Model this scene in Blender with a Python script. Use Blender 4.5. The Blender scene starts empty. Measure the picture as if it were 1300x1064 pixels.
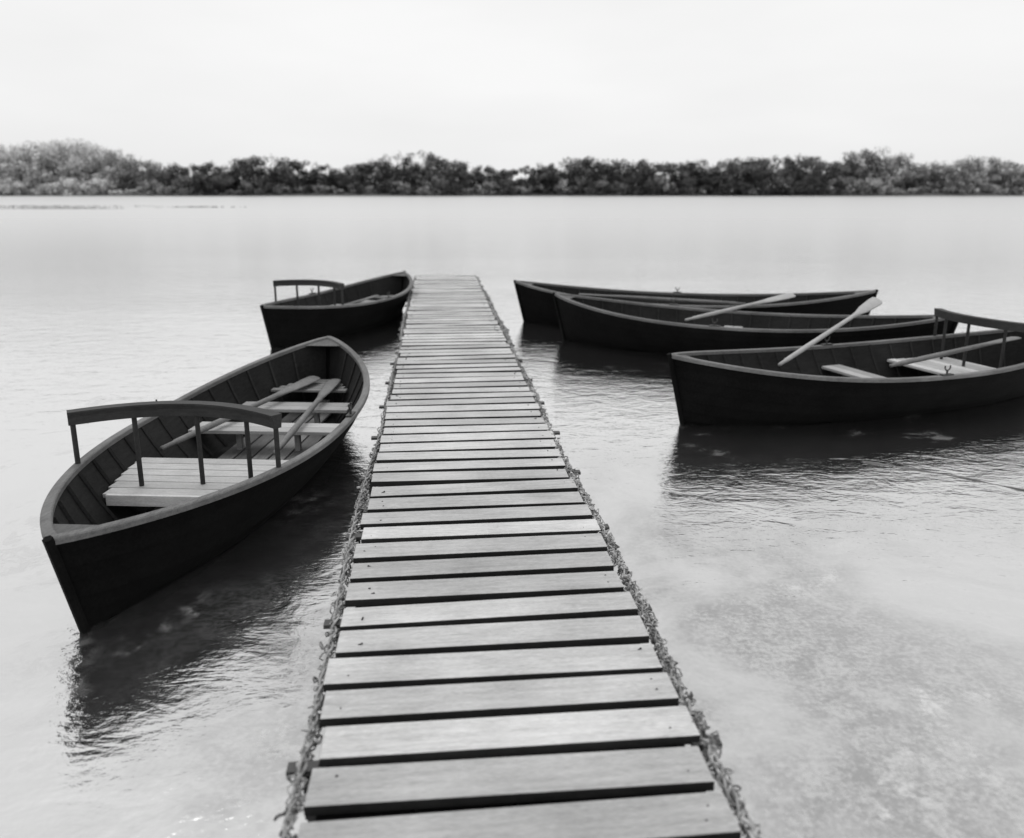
import bpy, math, random
import numpy as np
from mathutils import Vector, Matrix
random.seed(7); rng=np.random.default_rng(7)
S=bpy.context.scene
S.view_settings.view_transform='Standard'; S.view_settings.look='None'; S.view_settings.exposure=0

# ------------------------------------------------------------ mesh builder
class MB:
    def __init__(s): s.v=[]; s.f=[]; s.val=[]
    def add(s,verts,faces,val=1.0):
        b=len(s.v); s.v+= [tuple(p) for p in verts]; s.val+=[val]*len(verts)
        s.f+=[tuple(b+i for i in f) for f in faces]
    def box(s,c,h,R=None,val=1.0):
        R=R or Matrix.Identity(3); c=Vector(c); vs=[]
        for z in(-1,1):
            for y in(-1,1):
                for x in(-1,1): vs.append(c+R@Vector((x*h[0],y*h[1],z*h[2])))
        s.add(vs,[(0,2,3,1),(4,5,7,6),(0,1,5,4),(2,6,7,3),(0,4,6,2),(1,3,7,5)],val)
    def sweep(s,pts,frames,prof,val=1.0,closed=False):
        vs=[];n=len(prof)
        for i,p in enumerate(pts):
            a,b=frames[i]; r=prof[i] if isinstance(prof[0],list) else prof
            n=len(r)
            for (u,v) in r: vs.append(Vector(p)+a*u+b*v)
        fs=[];m=len(pts)
        for i in range(m if closed else m-1):
            for j in range(n):
                i2=(i+1)%m
                fs.append((i*n+j,i*n+(j+1)%n,i2*n+(j+1)%n,i2*n+j))
        if not closed:
            fs.append(tuple(reversed(range(n)))); fs.append(tuple((m-1)*n+k for k in range(n)))
        s.add(vs,fs,val)
    def tube(s,pts,rad,n=8,val=1.0,flat=1.0,up=Vector((0,0,1)),closed=False):
        pts=[Vector(p) for p in pts]; m=len(pts); fr=[];pr=[]
        for i in range(m):
            if closed: t=pts[(i+1)%m]-pts[i-1]
            else: t=pts[min(i+1,m-1)]-pts[max(i-1,0)]
            t.normalize(); a=t.cross(up)
            if a.length<1e-3: a=t.cross(Vector((1,0,0)))
            a.normalize(); b=a.cross(t)
            fr.append((a,b)); r=rad[i] if isinstance(rad,(list,tuple)) else rad
            ru,rv=(r if isinstance(r,tuple) else (r,r*flat))
            pr.append([(math.cos(k*2*math.pi/n)*ru,math.sin(k*2*math.pi/n)*rv) for k in range(n)])
        s.sweep(pts,fr,pr,val,closed)
    def obj(s,name,mat,parent=None,smooth=False,bevel=0):
        me=bpy.data.meshes.new(name); me.from_pydata(s.v,[],s.f); me.update()
        at=me.attributes.new('val','FLOAT','POINT'); at.data.foreach_set('value',np.array(s.val,dtype=np.float32))
        o=bpy.data.objects.new(name,me); S.collection.objects.link(o)
        if mat: me.materials.append(mat)
        if smooth: me.polygons.foreach_set('use_smooth',[True]*len(me.polygons))
        if parent: o.parent=parent
        if bevel:
            b=o.modifiers.new('bevel','BEVEL'); b.width=bevel; b.segments=2; b.limit_method='ANGLE'
        return o
def empty(name,loc,rz=0):
    e=bpy.data.objects.new(name,None); e.location=loc; e.rotation_euler=(0,0,rz); e.empty_display_size=.3
    S.collection.objects.link(e); return e

# ------------------------------------------------------------ materials
def newmat(name):
    m=bpy.data.materials.new(name); m.use_nodes=True; nt=m.node_tree
    for n in list(nt.nodes): nt.nodes.remove(n)
    return m,nt,nt.nodes,nt.links
def g(v): return (v,v,v,1)
def surf(name,lo,hi,scale=(1,1,1),nscale=8,rough=.7,bump=.3,bdist=.004,fine=60,spec=.4):
    m,nt,N,L=newmat(name)
    out=N.new('ShaderNodeOutputMaterial'); p=N.new('ShaderNodeBsdfPrincipled'); L.new(p.outputs[0],out.inputs[0])
    tc=N.new('ShaderNodeTexCoord'); mp=N.new('ShaderNodeMapping'); mp.inputs['Scale'].default_value=scale
    L.new(tc.outputs['Object'],mp.inputs[0])
    n1=N.new('ShaderNodeTexNoise'); n1.inputs['Scale'].default_value=nscale; n1.inputs['Detail'].default_value=5; n1.inputs['Roughness'].default_value=.65
    n2=N.new('ShaderNodeTexNoise'); n2.inputs['Scale'].default_value=fine; n2.inputs['Detail'].default_value=2
    L.new(mp.outputs[0],n1.inputs[0]); L.new(mp.outputs[0],n2.inputs[0])
    n3=N.new('ShaderNodeTexNoise'); n3.inputs['Scale'].default_value=2.3; n3.inputs['Detail'].default_value=4
    L.new(tc.outputs['Object'],n3.inputs[0])
    a=N.new('ShaderNodeMath'); a.operation='ADD'; L.new(n1.outputs[0],a.inputs[0]); L.new(n2.outputs[0],a.inputs[1])
    b=N.new('ShaderNodeMath'); b.operation='ADD'; L.new(a.outputs[0],b.inputs[0]); L.new(n3.outputs[0],b.inputs[1])
    r=N.new('ShaderNodeMapRange'); r.inputs['From Min'].default_value=1.1; r.inputs['From Max'].default_value=1.9
    r.inputs['To Min'].default_value=lo; r.inputs['To Max'].default_value=hi; L.new(b.outputs[0],r.inputs[0])
    at=N.new('ShaderNodeAttribute'); at.attribute_name='val'
    mu=N.new('ShaderNodeMath'); mu.operation='MULTIPLY'; L.new(r.outputs[0],mu.inputs[0]); L.new(at.outputs['Fac'],mu.inputs[1])
    L.new(mu.outputs[0],p.inputs['Base Color'])
    p.inputs['Roughness'].default_value=rough; p.inputs['Specular IOR Level'].default_value=spec
    bp=N.new('ShaderNodeBump'); bp.inputs['Strength'].default_value=bump; bp.inputs['Distance'].default_value=bdist
    L.new(a.outputs[0],bp.inputs['Height']); L.new(bp.outputs[0],p.inputs['Normal'])
    return m
M_plank=surf('weathered_plank',.36,.70,scale=(1.6,16,16),nscale=3,fine=26,rough=.85,bump=.7,bdist=.006,spec=.25)
M_pedge=surf('gap_shade_plank_edge',.02,.05,scale=(2,10,10),rough=.9,spec=.1)  # near-black side faces: shade of the deck gaps put into the colour
M_under=surf('wet_shaded_timber',.008,.02,scale=(8,1,8),rough=.8,spec=.1)
M_hull=surf('black_tarred_hull',.002,.007,rough=.8,bump=.3,nscale=5,spec=.09)
M_inner=surf('boat_inside_paint',.008,.028,scale=(1,6,6),rough=.8,spec=.12)
M_trim=surf('worn_gunwale_wood',.07,.22,scale=(1,8,8),rough=.65,spec=.25)
M_rail=surf('dark_backrest_wood',.02,.06,scale=(8,1,8),rough=.6,spec=.25)
M_seat=surf('bleached_seat_wood',.35,.65,scale=(8,1,8),rough=.7)
M_floor=surf('floorboard_wood',.06,.22,scale=(1,8,8),rough=.75)
M_oar=surf('pale_oar_wood',.30,.46,rough=.5)
M_oard=surf('weathered_oar_wood',.10,.22,rough=.6)
M_chain=surf('galvanised_wire',.12,.42,nscale=30,rough=.7,spec=.2)
M_iron=surf('dark_iron',.02,.05,rough=.5)

# ------------------------------------------------------------ world / sun
EL=math.radians(70); AZ=math.radians(-25)
W=bpy.data.worlds.new('World'); S.world=W; W.use_nodes=True
nt=W.node_tree; N=nt.nodes; L=nt.links
for n in list(N): N.remove(n)
wo=N.new('ShaderNodeOutputWorld'); bg=N.new('ShaderNodeBackground'); L.new(bg.outputs[0],wo.inputs[0])
sk=N.new('ShaderNodeTexSky'); sk.sky_type='NISHITA'; sk.sun_disc=False; sk.sun_elevation=EL; sk.sun_rotation=AZ
sk.dust_density=4; sk.air_density=1.0
bw=N.new('ShaderNodeRGBToBW'); L.new(sk.outputs[0],bw.inputs[0])
tc=N.new('ShaderNodeTexCoord'); mp=N.new('ShaderNodeMapping'); mp.inputs['Scale'].default_value=(1,1,3.5)
L.new(tc.outputs['Generated'],mp.inputs[0])
cn=N.new('ShaderNodeTexNoise'); cn.inputs['Scale'].default_value=1.6; cn.inputs['Detail'].default_value=4; L.new(mp.outputs[0],cn.inputs[0])
cr=N.new('ShaderNodeMapRange'); cr.inputs['From Min'].default_value=.3; cr.inputs['From Max'].default_value=.7
cr.inputs['To Min'].default_value=8.9; cr.inputs['To Max'].default_value=10.3; L.new(cn.outputs[0],cr.inputs[0])
mx=N.new('ShaderNodeMix'); mx.data_type='FLOAT'; mx.inputs[0].default_value=.86
L.new(bw.outputs[0],mx.inputs[2]); L.new(cr.outputs[0],mx.inputs[3])
L.new(mx.outputs[0],bg.inputs[0]); bg.inputs[1].default_value=.1
sd=bpy.data.lights.new('sun','SUN'); sd.energy=.9; sd.angle=math.radians(35); sd.color=(1,.995,.985)
so=bpy.data.objects.new('sun',sd); S.collection.objects.link(so)
d=Vector((math.sin(AZ)*math.cos(EL),math.cos(AZ)*math.cos(EL),math.sin(EL)))
so.rotation_euler=d.to_track_quat('Z','Y').to_euler(); so.location=(0,0,30)

# ------------------------------------------------------------ water
m,nt,N,L=newmat('lake_water')
out=N.new('ShaderNodeOutputMaterial')
tc=N.new('ShaderNodeTexCoord')
def noise(scale,sc=(1,1,1),det=4,rot=0,dist=0):
    mp=N.new('ShaderNodeMapping'); mp.inputs['Scale'].default_value=sc; mp.inputs['Rotation'].default_value=(0,0,rot)
    L.new(tc.outputs['Object'],mp.inputs[0]); n=N.new('ShaderNodeTexNoise'); n.inputs['Scale'].default_value=scale
    n.inputs['Detail'].default_value=det; n.inputs['Distortion'].default_value=dist; n.inputs['Roughness'].default_value=.6; L.new(mp.outputs[0],n.inputs[0]); return n.outputs[0]
def mr(x,a,b,c,d_,smooth=False):
    r=N.new('ShaderNodeMapRange'); 
    if smooth: r.interpolation_type='SMOOTHSTEP'
    for k,v in zip(('From Min','From Max','To Min','To Max'),(a,b,c,d_)): r.inputs[k].default_value=v
    L.new(x,r.inputs[0]); return r.outputs[0]
def mth(op,a,b=0.0,clamp=False):
    n=N.new('ShaderNodeMath'); n.operation=op; n.use_clamp=clamp
    for i,x in enumerate((a,b)):
        if isinstance(x,(int,float)): n.inputs[i].default_value=x
        else: L.new(x,n.inputs[i])
    return n.outputs[0]
sep=N.new('ShaderNodeSeparateXYZ'); L.new(tc.outputs['Object'],sep.inputs[0])
ylog=mth('LOGARITHM',mth('MAXIMUM',sep.outputs[1],1.0),10.0)     # sheltered shallows -> wind-ruffled open lake
open_=mr(ylog,.95,2.3,0,1,True)
bandn=noise(.05,(1,5,1),3)
rip=mth('ADD',noise(3.0,(1,1.7,1),3,.2,.5),mth('MULTIPLY',noise(16,(1,1.5,1),4,-.2),.30))
bp=N.new('ShaderNodeBump'); bp.inputs['Distance'].default_value=.05
L.new(mth('ADD',mr(open_,0,1,.23,.10),mr(bandn,.35,.7,-.05,.07)),bp.inputs['Strength']); L.new(rip,bp.inputs['Height'])
# water-weed just under the surface in the shallows around the pier
side=mth('ADD',mth('ADD',sep.outputs[0],mth('MULTIPLY',sep.outputs[1],.095)),-.175)
pd=mth('ABSOLUTE',side)
zone=mth('MULTIPLY',mr(pd,.5,3.4,1,.4,True),mr(sep.outputs[1],3.0,7.0,1,0,True))
big=mr(noise(1.0,(1,1,1),5,0,.5),.34,.60,.3,1,True)
zone=mth('MULTIPLY',mth('MULTIPLY',zone,big),mr(side,-1.5,-.4,.25,1))
mot=noise(7,(1,1,1),6,0,.5)
mot2=noise(42,(1,1,1),3)
spk=mr(mth('ADD',mth('MULTIPLY',mot,.5),mth('MULTIPLY',mot2,.5)),.38,.64,.02,.38,True)
wisp=mth('MULTIPLY',mr(noise(1.1,(1,1.3,1),6,.9,1.0),.54,.66,0,1,True),mth('MULTIPLY',mr(mot,.42,.6,0,1,True),mr(sep.outputs[1],7,11,1,0)))
dif=N.new('ShaderNodeBsdfDiffuse')
mixd=N.new('ShaderNodeMix'); mixd.data_type='FLOAT'; L.new(zone,mixd.inputs[0]); mixd.inputs[2].default_value=.09; L.new(spk,mixd.inputs[3])
dc=mth('ADD',mixd.outputs[0],mth('MULTIPLY',wisp,.28),True); L.new(dc,dif.inputs[0])
gl=N.new('ShaderNodeBsdfGlossy'); L.new(mr(open_,0,1,.92,.74),gl.inputs[0])
L.new(mr(open_,0,.8,.08,.32),gl.inputs['Roughness'])
L.new(bp.outputs[0],gl.inputs['Normal'])
fac=mth('SUBTRACT',mth('SUBTRACT',mr(sep.outputs[1],1,8,.82,.94),mth('MULTIPLY',zone,.46)),mth('MULTIPLY',wisp,.22),True)
ms=N.new('ShaderNodeMixShader'); L.new(fac,ms.inputs[0]); L.new(dif.outputs[0],ms.inputs[1]); L.new(gl.outputs[0],ms.inputs[2])
L.new(ms.outputs[0],out.inputs[0])
w=MB(); R=1500
w.add([(-R,-60,0),(R,-60,0),(R,700,0),(-R,700,0)],[(0,1,2,3)]); w.obj('lake_water',m)

# ------------------------------------------------------------ ground (lake bed + far bank)
M_ground=surf('grassy_bank',.06,.14,nscale=.4,fine=6,rough=.9)
gb=MB(); xs=np.linspace(-2500,2500,101); ys=[-120,-60,-20,0,60,150,250,300,318,326,332,340,360,420,600,1200,3500]
for y in ys:
    for x in xs:
        z=-1.5
        if y>=318:
            off=6*math.sin(x*.021)+4*math.sin(x*.07+1)
            z=min(1.1,max(-1.5,(y-322-off)*.18))
        if y>=600: z=2
        gb.v.append((x,y,z)); gb.val.append(1)
nx=len(xs)
for j in range(len(ys)-1):
    for i in range(nx-1):
        a=j*nx+i; gb.f.append((a,a+1,a+nx+1,a+nx))
gb.obj('ground',M_ground)

# ------------------------------------------------------------ distant trees
prof=[(-900,200),(-500,190),(-200,195),(0,184),(40,186),(80,179),(130,186),(165,198),(200,209),(240,213),(300,206),(340,197),(370,206),(400,208),(440,216),(480,202),(540,194),(600,209),(640,216),(690,210),(750,199),(800,204),(850,208),(900,205),(960,202),(1020,197),(1060,209),(1085,191),(1120,190),(1150,209),(1200,206),(1250,198),(1300,212),(1500,200),(1800,190),(2300,200)]
px=[p[0] for p in prof]; py=[p[1] for p in prof]
TV=[];TF=[];TVAL=[];cnt=0
def leaves(c,r,n,size,val):
    global cnt
    dd=rng.normal(size=(n,3)); dd/=np.linalg.norm(dd,axis=1)[:,None]
    rad=r*rng.uniform(.5,1.08,size=(n,1))
    P=c+dd*rad*np.array([1,1,.8])
    P[:,2]=np.maximum(P[:,2],.1)
    a=rng.normal(size=(n,3)); a/=np.linalg.norm(a,axis=1)[:,None]
    a=np.cross(dd,a); a/=np.linalg.norm(a,axis=1)[:,None]+1e-6
    b=np.cross(dd,a)+rng.normal(size=(n,3))*.45
    s=size*rng.uniform(.6,1.3,size=(n,1))
    v=np.stack([P+a*s,P-a*s*.5+b*s*.8,P-a*s*.5-b*s*.8],axis=1).reshape(-1,3)
    TV.append(v); f=np.arange(n*3).reshape(-1,3)+cnt; TF.append(f); cnt+=n*3
    TVAL.append(np.repeat(val*rng.uniform(.6,1.5,size=n),3))
def trunk(x,y,h,r):
    global cnt
    n=6
    for (p0,p1,r0,r1) in [((x,y,0),(x,y,h*.75),r,r*.35),((x,y,h*.35),(x+h*.2,y,h*.65),r*.5,r*.2),((x,y,h*.3),(x-h*.2,y,h*.6),r*.5,r*.2)]:
        v=[]
        for p,rr in((p0,r0),(p1,r1)):
            for k in range(n): v.append((p[0]+math.cos(k*2*math.pi/n)*rr,p[1]+math.sin(k*2*math.pi/n)*rr,p[2]))
        TV.append(np.array(v)); 
        for k in range(n):
            TF.append(np.array([[k,(k+1)%n,n+(k+1)%n],[k,n+(k+1)%n,n+k]])+cnt)
        cnt+=2*n; TVAL.append(np.full(2*n,.05))
def tree(x,y,h,w,val,dense=1):
    trunk(x,y,h,.02*h+.08)
    nc=int(15*dense)
    for i in range(nc):
        zz=rng.uniform(.08,.86)
        env=math.sin(math.pi*min(1,(zz*.70+.25)))**.6
        ang=rng.uniform(0,6.28); rr=w*.5*env*math.sqrt(rng.uniform(.05,1))
        r=w*rng.uniform(.14,.24)
        c=np.array([x+math.cos(ang)*rr,y+math.sin(ang)*rr*.8,min(zz*h,h-r*.8)])
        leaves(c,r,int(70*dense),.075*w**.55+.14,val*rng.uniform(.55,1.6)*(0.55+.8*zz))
    leaves(np.array([x+rng.uniform(-.1,.1)*w,y,h-w*.14]),w*.17,50,.36,val*1.2)
X=-560
while X<620:
    pxl=650+X/312*1011; yt=np.interp(pxl,px,py)+rng.normal()*1.6
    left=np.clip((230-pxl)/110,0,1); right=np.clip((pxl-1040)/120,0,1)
    Y=334+16*left+rng.uniform(-3,7); k=Y/320
    h=max(6,(1.95+.3*(242.4-yt))*k*1.05)
    inview=-60<pxl<1360
    val=.09+.46*left+.18*right  # haze painted into the foliage: paler towards left and right
    w_=h*rng.uniform(.65,1.0)
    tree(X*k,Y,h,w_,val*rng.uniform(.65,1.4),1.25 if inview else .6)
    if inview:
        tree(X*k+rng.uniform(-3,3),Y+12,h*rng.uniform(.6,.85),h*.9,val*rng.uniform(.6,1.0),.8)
    X+=rng.uniform(3.0,5.4) if inview else 9
X=-560
while X<620:
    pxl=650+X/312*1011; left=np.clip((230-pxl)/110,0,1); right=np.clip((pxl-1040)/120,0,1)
    h=rng.uniform(3.0,9) if rng.random()<.6 else rng.uniform(2,4)
    val=(.20 if rng.random()<.4 else .08)+.45*left+.20*right  # same painted haze on the shrubs, added to their own tone
    off=6*math.sin(X*.021)+4*math.sin(X*.07+1)
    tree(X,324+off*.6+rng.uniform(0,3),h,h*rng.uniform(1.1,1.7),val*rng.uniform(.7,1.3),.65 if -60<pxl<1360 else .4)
    X+=rng.uniform(2.2,4.2) if -60<pxl<1360 else 7
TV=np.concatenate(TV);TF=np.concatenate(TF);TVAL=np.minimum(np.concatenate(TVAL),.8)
me=bpy.data.meshes.new('distant_trees'); me.vertices.add(len(TV)); me.vertices.foreach_set('co',TV.astype(np.float32).ravel())
me.loops.add(len(TF)*3); me.loops.foreach_set('vertex_index',TF.astype(np.int32).ravel())
me.polygons.add(len(TF)); me.polygons.foreach_set('loop_start',np.arange(0,len(TF)*3,3,dtype=np.int32))
me.update(calc_edges=True)
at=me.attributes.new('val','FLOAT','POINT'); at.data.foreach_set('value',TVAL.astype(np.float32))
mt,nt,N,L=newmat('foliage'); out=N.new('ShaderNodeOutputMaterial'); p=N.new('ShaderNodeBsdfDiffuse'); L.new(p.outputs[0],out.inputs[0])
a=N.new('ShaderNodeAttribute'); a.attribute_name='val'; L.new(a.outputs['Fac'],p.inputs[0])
me.materials.append(mt); o=bpy.data.objects.new('distant_trees',me); S.collection.objects.link(o)

# ------------------------------------------------------------ pier
TOP=.35
PX=.185
pier=empty('wooden_pier',(PX,0,0),math.radians(5.43))
pl=MB(); nl=MB(); y=-1.6; i=0
while y<15.6:
    pitch=.187+random.uniform(-.006,.006); hw=.0735+random.uniform(-.004,.003)
    R_=Matrix.Rotation(random.gauss(0,.005),3,'Z')@Matrix.Rotation(random.gauss(0,.005),3,'Y')@Matrix.Rotation(random.gauss(0,.01),3,'X')
    pl.box((random.gauss(0,.006),y,TOP-.016+random.gauss(0,.0015)),(.572+random.uniform(-.010,.010),hw,.016),R_,random.uniform(.80,1.14))
    for sx in(-.5,.5):
        for sy in(-.03,.03):
            if random.random()<.35: continue
            nl.tube([(sx+random.gauss(0,.006),y+sy,TOP-.01),(sx+random.gauss(0,.014),y+sy+random.gauss(0,.008),TOP+.002)],.0035,6)
    y+=pitch; i+=1
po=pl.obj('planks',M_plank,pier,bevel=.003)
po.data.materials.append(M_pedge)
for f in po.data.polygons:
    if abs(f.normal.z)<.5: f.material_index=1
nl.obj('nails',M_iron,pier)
st=MB()
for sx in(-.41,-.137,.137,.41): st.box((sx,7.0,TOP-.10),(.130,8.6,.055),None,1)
st.obj('stringers_gap_shade',M_under,pier)  # stringers widened into a near-solid dark layer, painted shade behind the gaps
br=MB(); ps=MB()
yy=-1.15; k=0
while yy<15.5:
    br.box((0,yy,TOP-.19),(.59,.04,.03),None,1)
    for sx in(-1,1):
        br.box((sx*.600,yy,TOP-.03),(.045,.022,.008),None,1.4)
        br.box((sx*.590,yy,TOP-.11),(.008,.03,.07),None,1.2)
    if k%3==0:
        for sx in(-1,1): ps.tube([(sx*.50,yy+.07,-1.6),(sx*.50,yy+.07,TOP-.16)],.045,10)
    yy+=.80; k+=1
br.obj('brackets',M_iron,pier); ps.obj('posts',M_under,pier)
pl2=MB(); pl2.box((0,15.68,TOP-.08),(.59,.025,.075)); pl2.obj('end_board',M_under,pier)
# crumpled wire netting stapled along both edges
def netting(side,seed):
    r=random.Random(seed); c=MB(); y=-1.4; ph=r.uniform(0,6)
    E=.589
    def ex(t): return E+.010*math.sin(t*2.1+ph)+.014*(math.sin(t*.7+ph)+.4)
    while y<15.5:
        lump=.5+.5*math.sin(y*11+2*math.sin(y*2.3+ph))
        for q in range(4 if side>0 else 2):
            cx=side*(ex(y)+r.gauss(0,.012)); cz=TOP-.010-abs(r.gauss(0,.022))-(.014 if side<0 else 0)
            R_=Matrix.Rotation(r.uniform(0,3.14),3,'Z')@Matrix.Rotation(r.gauss(0,.7),3,'X')@Matrix.Rotation(r.gauss(0,.7),3,'Y')
            rr=r.uniform(.008,.014)*(.7+.6*lump); pts=[]
            for k in range(6):
                a=k*2*math.pi/6; pts.append(Vector((cx,y+r.gauss(0,.006),cz))+R_@Vector((math.cos(a)*rr,math.sin(a)*rr*1.5,0)))
            c.tube(pts,r.uniform(.0028,.0045),4,r.uniform(.4,1.9),up=R_@Vector((0,0,1)),closed=True)
        y+=.019
    for k in range(2):
        pts=[(side*ex(t)+.010*math.sin(t*30+k*3.14),t,TOP-.02+.010*math.cos(t*30+k*3.14)) for t in np.arange(-1.4,15.5,.03)]
        c.tube(pts,.005,5,1.0)
    o=c.obj('wire_netting',M_chain,None,smooth=True)
    o.matrix_world=Matrix.Translation((PX,0,0))@Matrix.Rotation(math.radians(5.43),4,'Z')
netting(1,1); netting(-1,2)

# ------------------------------------------------------------ boats
def boat(stern,bow,B,backrest=False,seats=(.42,1.0),seed=0,sheer=.40,rise=.20,name='rowing_boat',brx=-.98,srise=None):
    r=random.Random(seed)
    if srise is None: srise=rise
    stern=Vector(stern);bow=Vector(bow); dv=bow-stern; Ln=dv.length; mid=(stern+bow)/2
    e=empty(name,(mid.x,mid.y,0),math.atan2(dv.y,dv.x)); H=Ln/2; rake=.16
    def half(s):
        t=abs(s); 
        return B*max(0,(1-t**2.6))**.85 if s>0 else B*max(0,(1-t**2.2))**.9
    def zs(s): return sheer+(rise if s>0 else srise)*abs(s)**2.2
    def zk(s): return -.15+.12*s**4
    def P(s,fr,off=0,side=1):
        hb=half(s)*(fr**.42 if fr>0 else 0)
        z=zk(s)+(zs(s)-zk(s))*fr
        return Vector((s*(H-rake*(1-fr)),side*max(0,hb+off*min(1,hb/.05)),z))
    def frz(s,z): return max(0,min(1,(z-zk(s))/(zs(s)-zk(s))))
    NS=56; ss=[math.sin(math.pi*(i/NS-.5)) *.35+ (2*i/NS-1)*.65 for i in range(NS+1)]
    frs=[0,.12,.26,.42,.58,.74,.88,1.0]
    h=MB()
    for side in(1,-1):
        for k in range(len(frs)-1):
            lo=[P(s,frs[k],.012 if k else 0,side) for s in ss]; hi=[P(s,frs[k+1],0,side) for s in ss]
            vs=lo+hi; n=len(ss); fs=[(i,i+1,n+i+1,n+i) if side<0 else (i,n+i,n+i+1,i+1) for i in range(n-1)]
            if k:
                lo2=[P(s,frs[k],-.002,side) for s in ss]; vs=vs+lo2
                fs+=[(i,i+1,2*n+i+1,2*n+i) for i in range(n-1)]
            h.add(vs,fs,r.uniform(.85,1.2))
    for sg in(1,-1):
        pts=[];
        for fr_ in(0,.2,.4,.6,.8,1.0):
            p=P(sg,fr_); pts.append(p+Vector((sg*.012,0,0)))
        pts.append(pts[-1]+Vector((sg*.01,0,.03)))
        h.tube(pts,(.022),6,1.2,up=Vector((0,1,0)))
    h.obj('hull',M_hull,e)
    inn=MB(); ZB=.035
    NL=7
    for side in(1,-1):
        rows=[]
        for j in range(NL):
            row=[]
            for s in ss:
                s2=s*.985; f0=frz(s2,ZB); fr_=f0+(1-f0)*j/(NL-1); q=P(s2,fr_,-.028,side); 
                row.append(q)
            rows.append(row)
        n=len(ss); vs=[q for row in rows for q in row]
        fs=[(j*n+i,j*n+i+1,(j+1)*n+i+1,(j+1)*n+i) for j in range(NL-1) for i in range(n-1)]
        inn.add(vs,fs,1)
    a=[P(s*.985,frz(s*.985,ZB),-.02,1) for s in ss]; b=[P(s*.985,frz(s*.985,ZB),-.02,-1) for s in ss]; n=len(ss)
    inn.add(a+b,[(i,i+1,n+i+1,n+i) for i in range(n-1)],.6)
    x=-H+.35
    while x<H-.3:
        s=x/H
        for side in(1,-1):
            f0=frz(s,ZB); pts=[P(s,f0+(1.0-f0)*q/6*.99,-.036,side) for q in range(7)]
            inn.tube(pts,(.012),4,1.6,up=Vector((1,0,0)))
        x+=.24
    inn.obj('inner_planking',M_inner,e)
    gw=MB()
    for side in(1,-1):
        pts=[P(s,1.0,0,side)+Vector((0,0,.006)) for s in ss]; fr_=[]
        for i in range(len(pts)):
            t=pts[min(i+1,len(pts)-1)]-pts[max(i-1,0)]; t.z=0; t.normalize()
            nrm=Vector((-t.y,t.x,0))*side; fr_.append((nrm,Vector((0,0,1))))
        gw.sweep(pts,fr_,[(-.034,-.012),(.016,-.012),(.016,.014),(.010,.020),(-.028,.020),(-.034,.014)],r.uniform(.85,1.15))
    for sg in(1,-1):
        sl=[sg*(1-.02),sg*.95,sg*.9]
        A=[P(s,1,-.03,1)+Vector((0,0,.012)) for s in sl]; Bb=[P(s,1,-.03,-1)+Vector((0,0,.012)) for s in sl]
        gw.add(A+Bb,[(0,1,4,3),(1,2,5,4)],.7)
    gw.obj('gunwale',M_trim,e)
    fb=MB()
    for j in range(-3,4):
        yj=j*.125
        sl=[s for s in np.linspace(-.88,.88,60) if P(s,frz(s,.05),-.03).y>abs(yj)+.08]
        if len(sl)<4: continue
        x0,x1=sl[0]*H,sl[-1]*H
        fb.box(((x0+x1)/2,yj,.062),((x1-x0)/2,.054,.009),None,r.uniform(.7,1.3))
    fb.obj('floorboards',M_floor,e)
    st=MB()
    def cross(x,w,z,val=1,th=.013,gap=.006):
        zz=z-th
        hb=9
        for xe in(x-w,x+w):
            s=xe/H
            for _ in range(4): s=xe/(H-rake*(1-frz(s,zz)))
            if abs(s)>=1: return
            hb=min(hb,P(s,frz(s,zz),-.03).y)
        if hb-gap<.03: return
        st.box((x,0,z),(w,hb-gap,th),None,val)
    for x in seats:
        cross(x-.058,.055,.235,r.uniform(.5,.9)); cross(x+.058,.055,.235,r.uniform(.5,.9))
        s=x/H; hb=P(s,frz(s,.1),-.03).y*.85
        for sd_ in(1,-1): st.box((x,sd_*hb*.55,.14),(.02,.02,.085),None,.5)
    if backrest:
        x=brx+.06
        while x<brx+.62:
            cross(x,.05,.25,r.uniform(.75,1.15)); x+=.108
        cross(brx,.012,.232,1.2,.033)
    x=H*.68
    while x<H*.86:
        cross(x,.036,.27,r.uniform(.3,.6),.01); x+=.085
    x=-H*.86
    xe=(brx-.12) if backrest else -H*.66
    while x<xe:
        cross(x,.046,.135,r.uniform(.5,.9),.01); x+=.108
    st.obj('seats',M_seat,e,bevel=.003)
    if backrest:
        bk=MB(); x0=brx; hb=half(x0/H)+.01; pts=[];frm=[]
        n=24; BU=.20
        for i in range(n+1):
            u=-1+2*i/n; yv=u*hb; pts.append(Vector((x0+BU*(1-u*u),yv,.72+.010*(1-u*u))))
        for i in range(n+1):
            t=pts[min(i+1,n)]-pts[max(i-1,0)]; t.z=0; t.normalize(); nr=Vector((-t.y,t.x,0)); frm.append((nr,Vector((0,0,1))))
        bk.sweep(pts,frm,[(-.022,-.045),(.022,-.045),(.026,0),(.04,.026),(.04,.034),(-.03,.034),(-.03,.026)])
        for u in(-.97,-.62,-.08,.50,.97):
            yv=u*hb; px_=x0+BU*(1-u*u); zb=zs(px_/H)+.01 if abs(u)>.9 else .25
            bk.tube([(px_,yv,zb),(px_,yv,.70)],.0145,8,.8)
        bk.obj('backrest',M_rail,e)
    rl=MB()
    for x in (.15,):
        s=x/H
        for side in(1,-1):
            p=P(s,1,-.01,side); 
            rl.box(p+Vector((0,0,.028)),(.06,.02,.01),None,1)
            rl.tube([p,p+Vector((0,0,.07))],.009,6)
            pts=[p+Vector((math.sin(a)*.03,0,.098-math.cos(a)*.03)) for a in np.linspace(-2.0,2.0,9)]
            rl.tube(pts,.006,6,up=Vector((0,1,0)))
    rl.obj('rowlocks',M_iron,e)
    return e
boat((-1.95,3.12),(-1.72,7.38),.71,True,(.42,1.02),seed=1,srise=.10,brx=-1.0)
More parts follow.
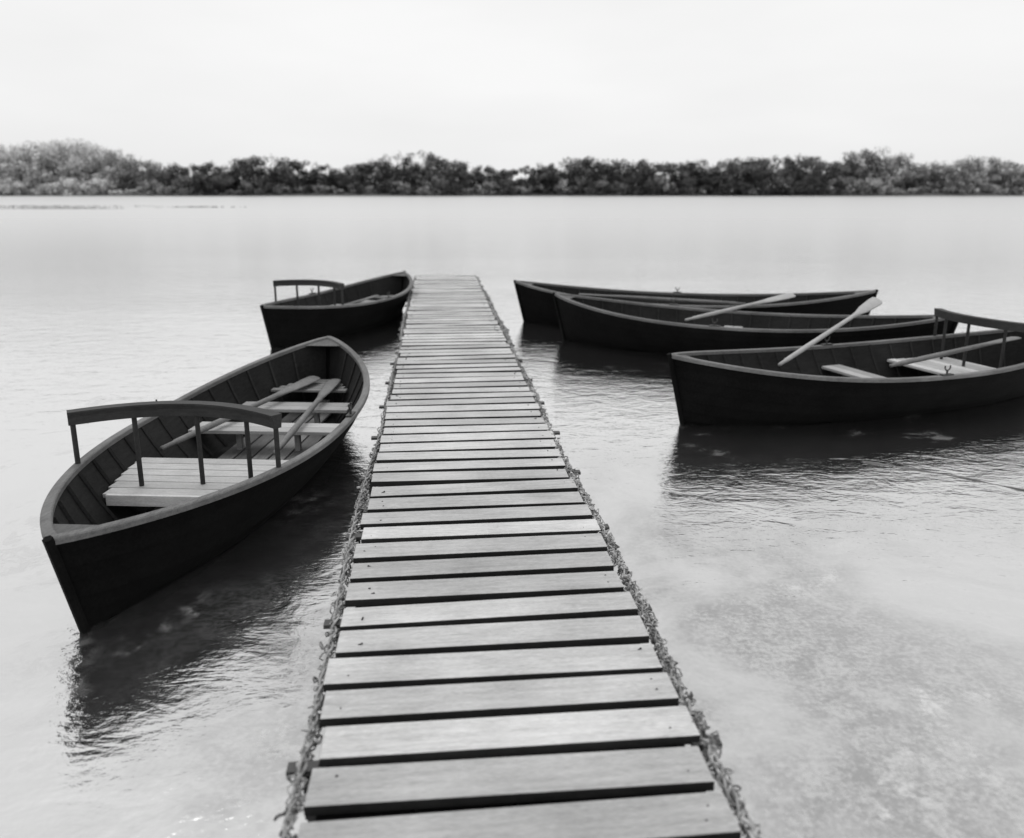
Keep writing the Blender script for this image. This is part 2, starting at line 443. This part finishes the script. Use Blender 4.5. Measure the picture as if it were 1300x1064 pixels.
boat((-3.10,9.85),(-1.80,13.35),.66,True,(.42,1.0),seed=2,brx=-.9,sheer=.42,srise=.12)
boat((5.00,10.95),(.06,12.15),.70,False,(-.8,.3,1.2),seed=3)
boat((4.92,8.72),(.58,10.62),.68,False,(-.9,.1,1.1),seed=4)
boat((5.85,8.15),(1.33,6.52),.74,True,(.2,1.1),seed=5,brx=-1.15)

# ------------------------------------------------------------ oars
def oar(p0,p1,mat,bw=.065,roll=0):
    p0=Vector(p0);p1=Vector(p1); Ln=(p1-p0).length; o=MB()
    prof=[(0,.016,.016),(.12,.016,.016),(.13,.021,.021),(.5,.024,.024),(Ln-.75,.021,.021),(Ln-.62,.028,.018),(Ln-.45,bw*.8,.011),(Ln-.15,bw,.008),(Ln-.03,bw*.95,.007),(Ln,bw*.6,.006)]
    fr=[];pr=[];pts=[]
    for x,ru,rv in prof:
        pts.append((x,0,0)); fr.append((Vector((0,1,0)),Vector((0,0,1))))
        pr.append([(math.cos(k*math.pi/5)*ru,math.sin(k*math.pi/5)*rv) for k in range(10)])
    o.sweep(pts,fr,pr)
    ob=o.obj('wooden_oar',mat,None,smooth=True)
    q=(p1-p0).to_track_quat('X','Z')
    ob.matrix_world=Matrix.Translation(p0)@q.to_matrix().to_4x4()@Matrix.Rotation(roll,4,'X')
oar((2.36,6.87,.46),(4.0,8.66,.80),M_oar,.065,.5)
oar((3.3,6.78,.47),(5.15,8.0,.50),M_oard,.06)
oar((2.09,9.5,.44),(3.72,10.5,.62),M_oar,.06,.4)
oar((-2.33,5.05,.285),(-1.75,6.95,.33),M_oard,.06,.2)
oar((-1.55,4.95,.285),(-1.57,6.9,.32),M_oard,.06)
oar((3.3,11.2,.40),(1.0,11.9,.45),M_oard,.05)
oar((-2.7,11.0,.28),(-2.15,12.7,.33),M_oard,.05)

rp=MB(); pts=[]
for i in range(60):
    t=i/59; pts.append((2.6+2.4*t,5.6-1.7*t+.05*math.sin(t*9),-.001+.004*math.sin(i)))
rp.tube(pts,.007,6); rp.obj('mooring_rope',M_oard)

rd=MB()
for (cx,cy,wx,wy,n) in [(-52,92,9,1.0,500),(-62,104,16,1.2,500),(-38,99,5,.6,200)]:
    for i in range(n):
        x=cx+random.gauss(0,wx*.45); y=cy+random.gauss(0,wy*.5); h_=random.uniform(.05,.2); a=random.uniform(0,3)
        rd.add([(x-.08*math.cos(a),y-.08*math.sin(a),-.02),(x+.08*math.cos(a),y+.08*math.sin(a),-.02),(x+random.gauss(0,.08),y,h_)],[(0,1,2)],1)
rd.obj('reed_bed',surf('reeds',.15,.3))

# ------------------------------------------------------------ camera
cd=bpy.data.cameras.new('camera'); co=bpy.data.objects.new('camera',cd); S.collection.objects.link(co)
co.location=(0,0,1.95); co.rotation_euler=(math.radians(90-13.6),0,0)
cd.sensor_fit='HORIZONTAL'; cd.sensor_width=36; cd.lens=28; cd.shift_y=-45/1300
cd.clip_start=.05; cd.clip_end=6000
cd.dof.use_dof=True; cd.dof.focus_distance=4.4; cd.dof.aperture_fstop=1.5
S.camera=co
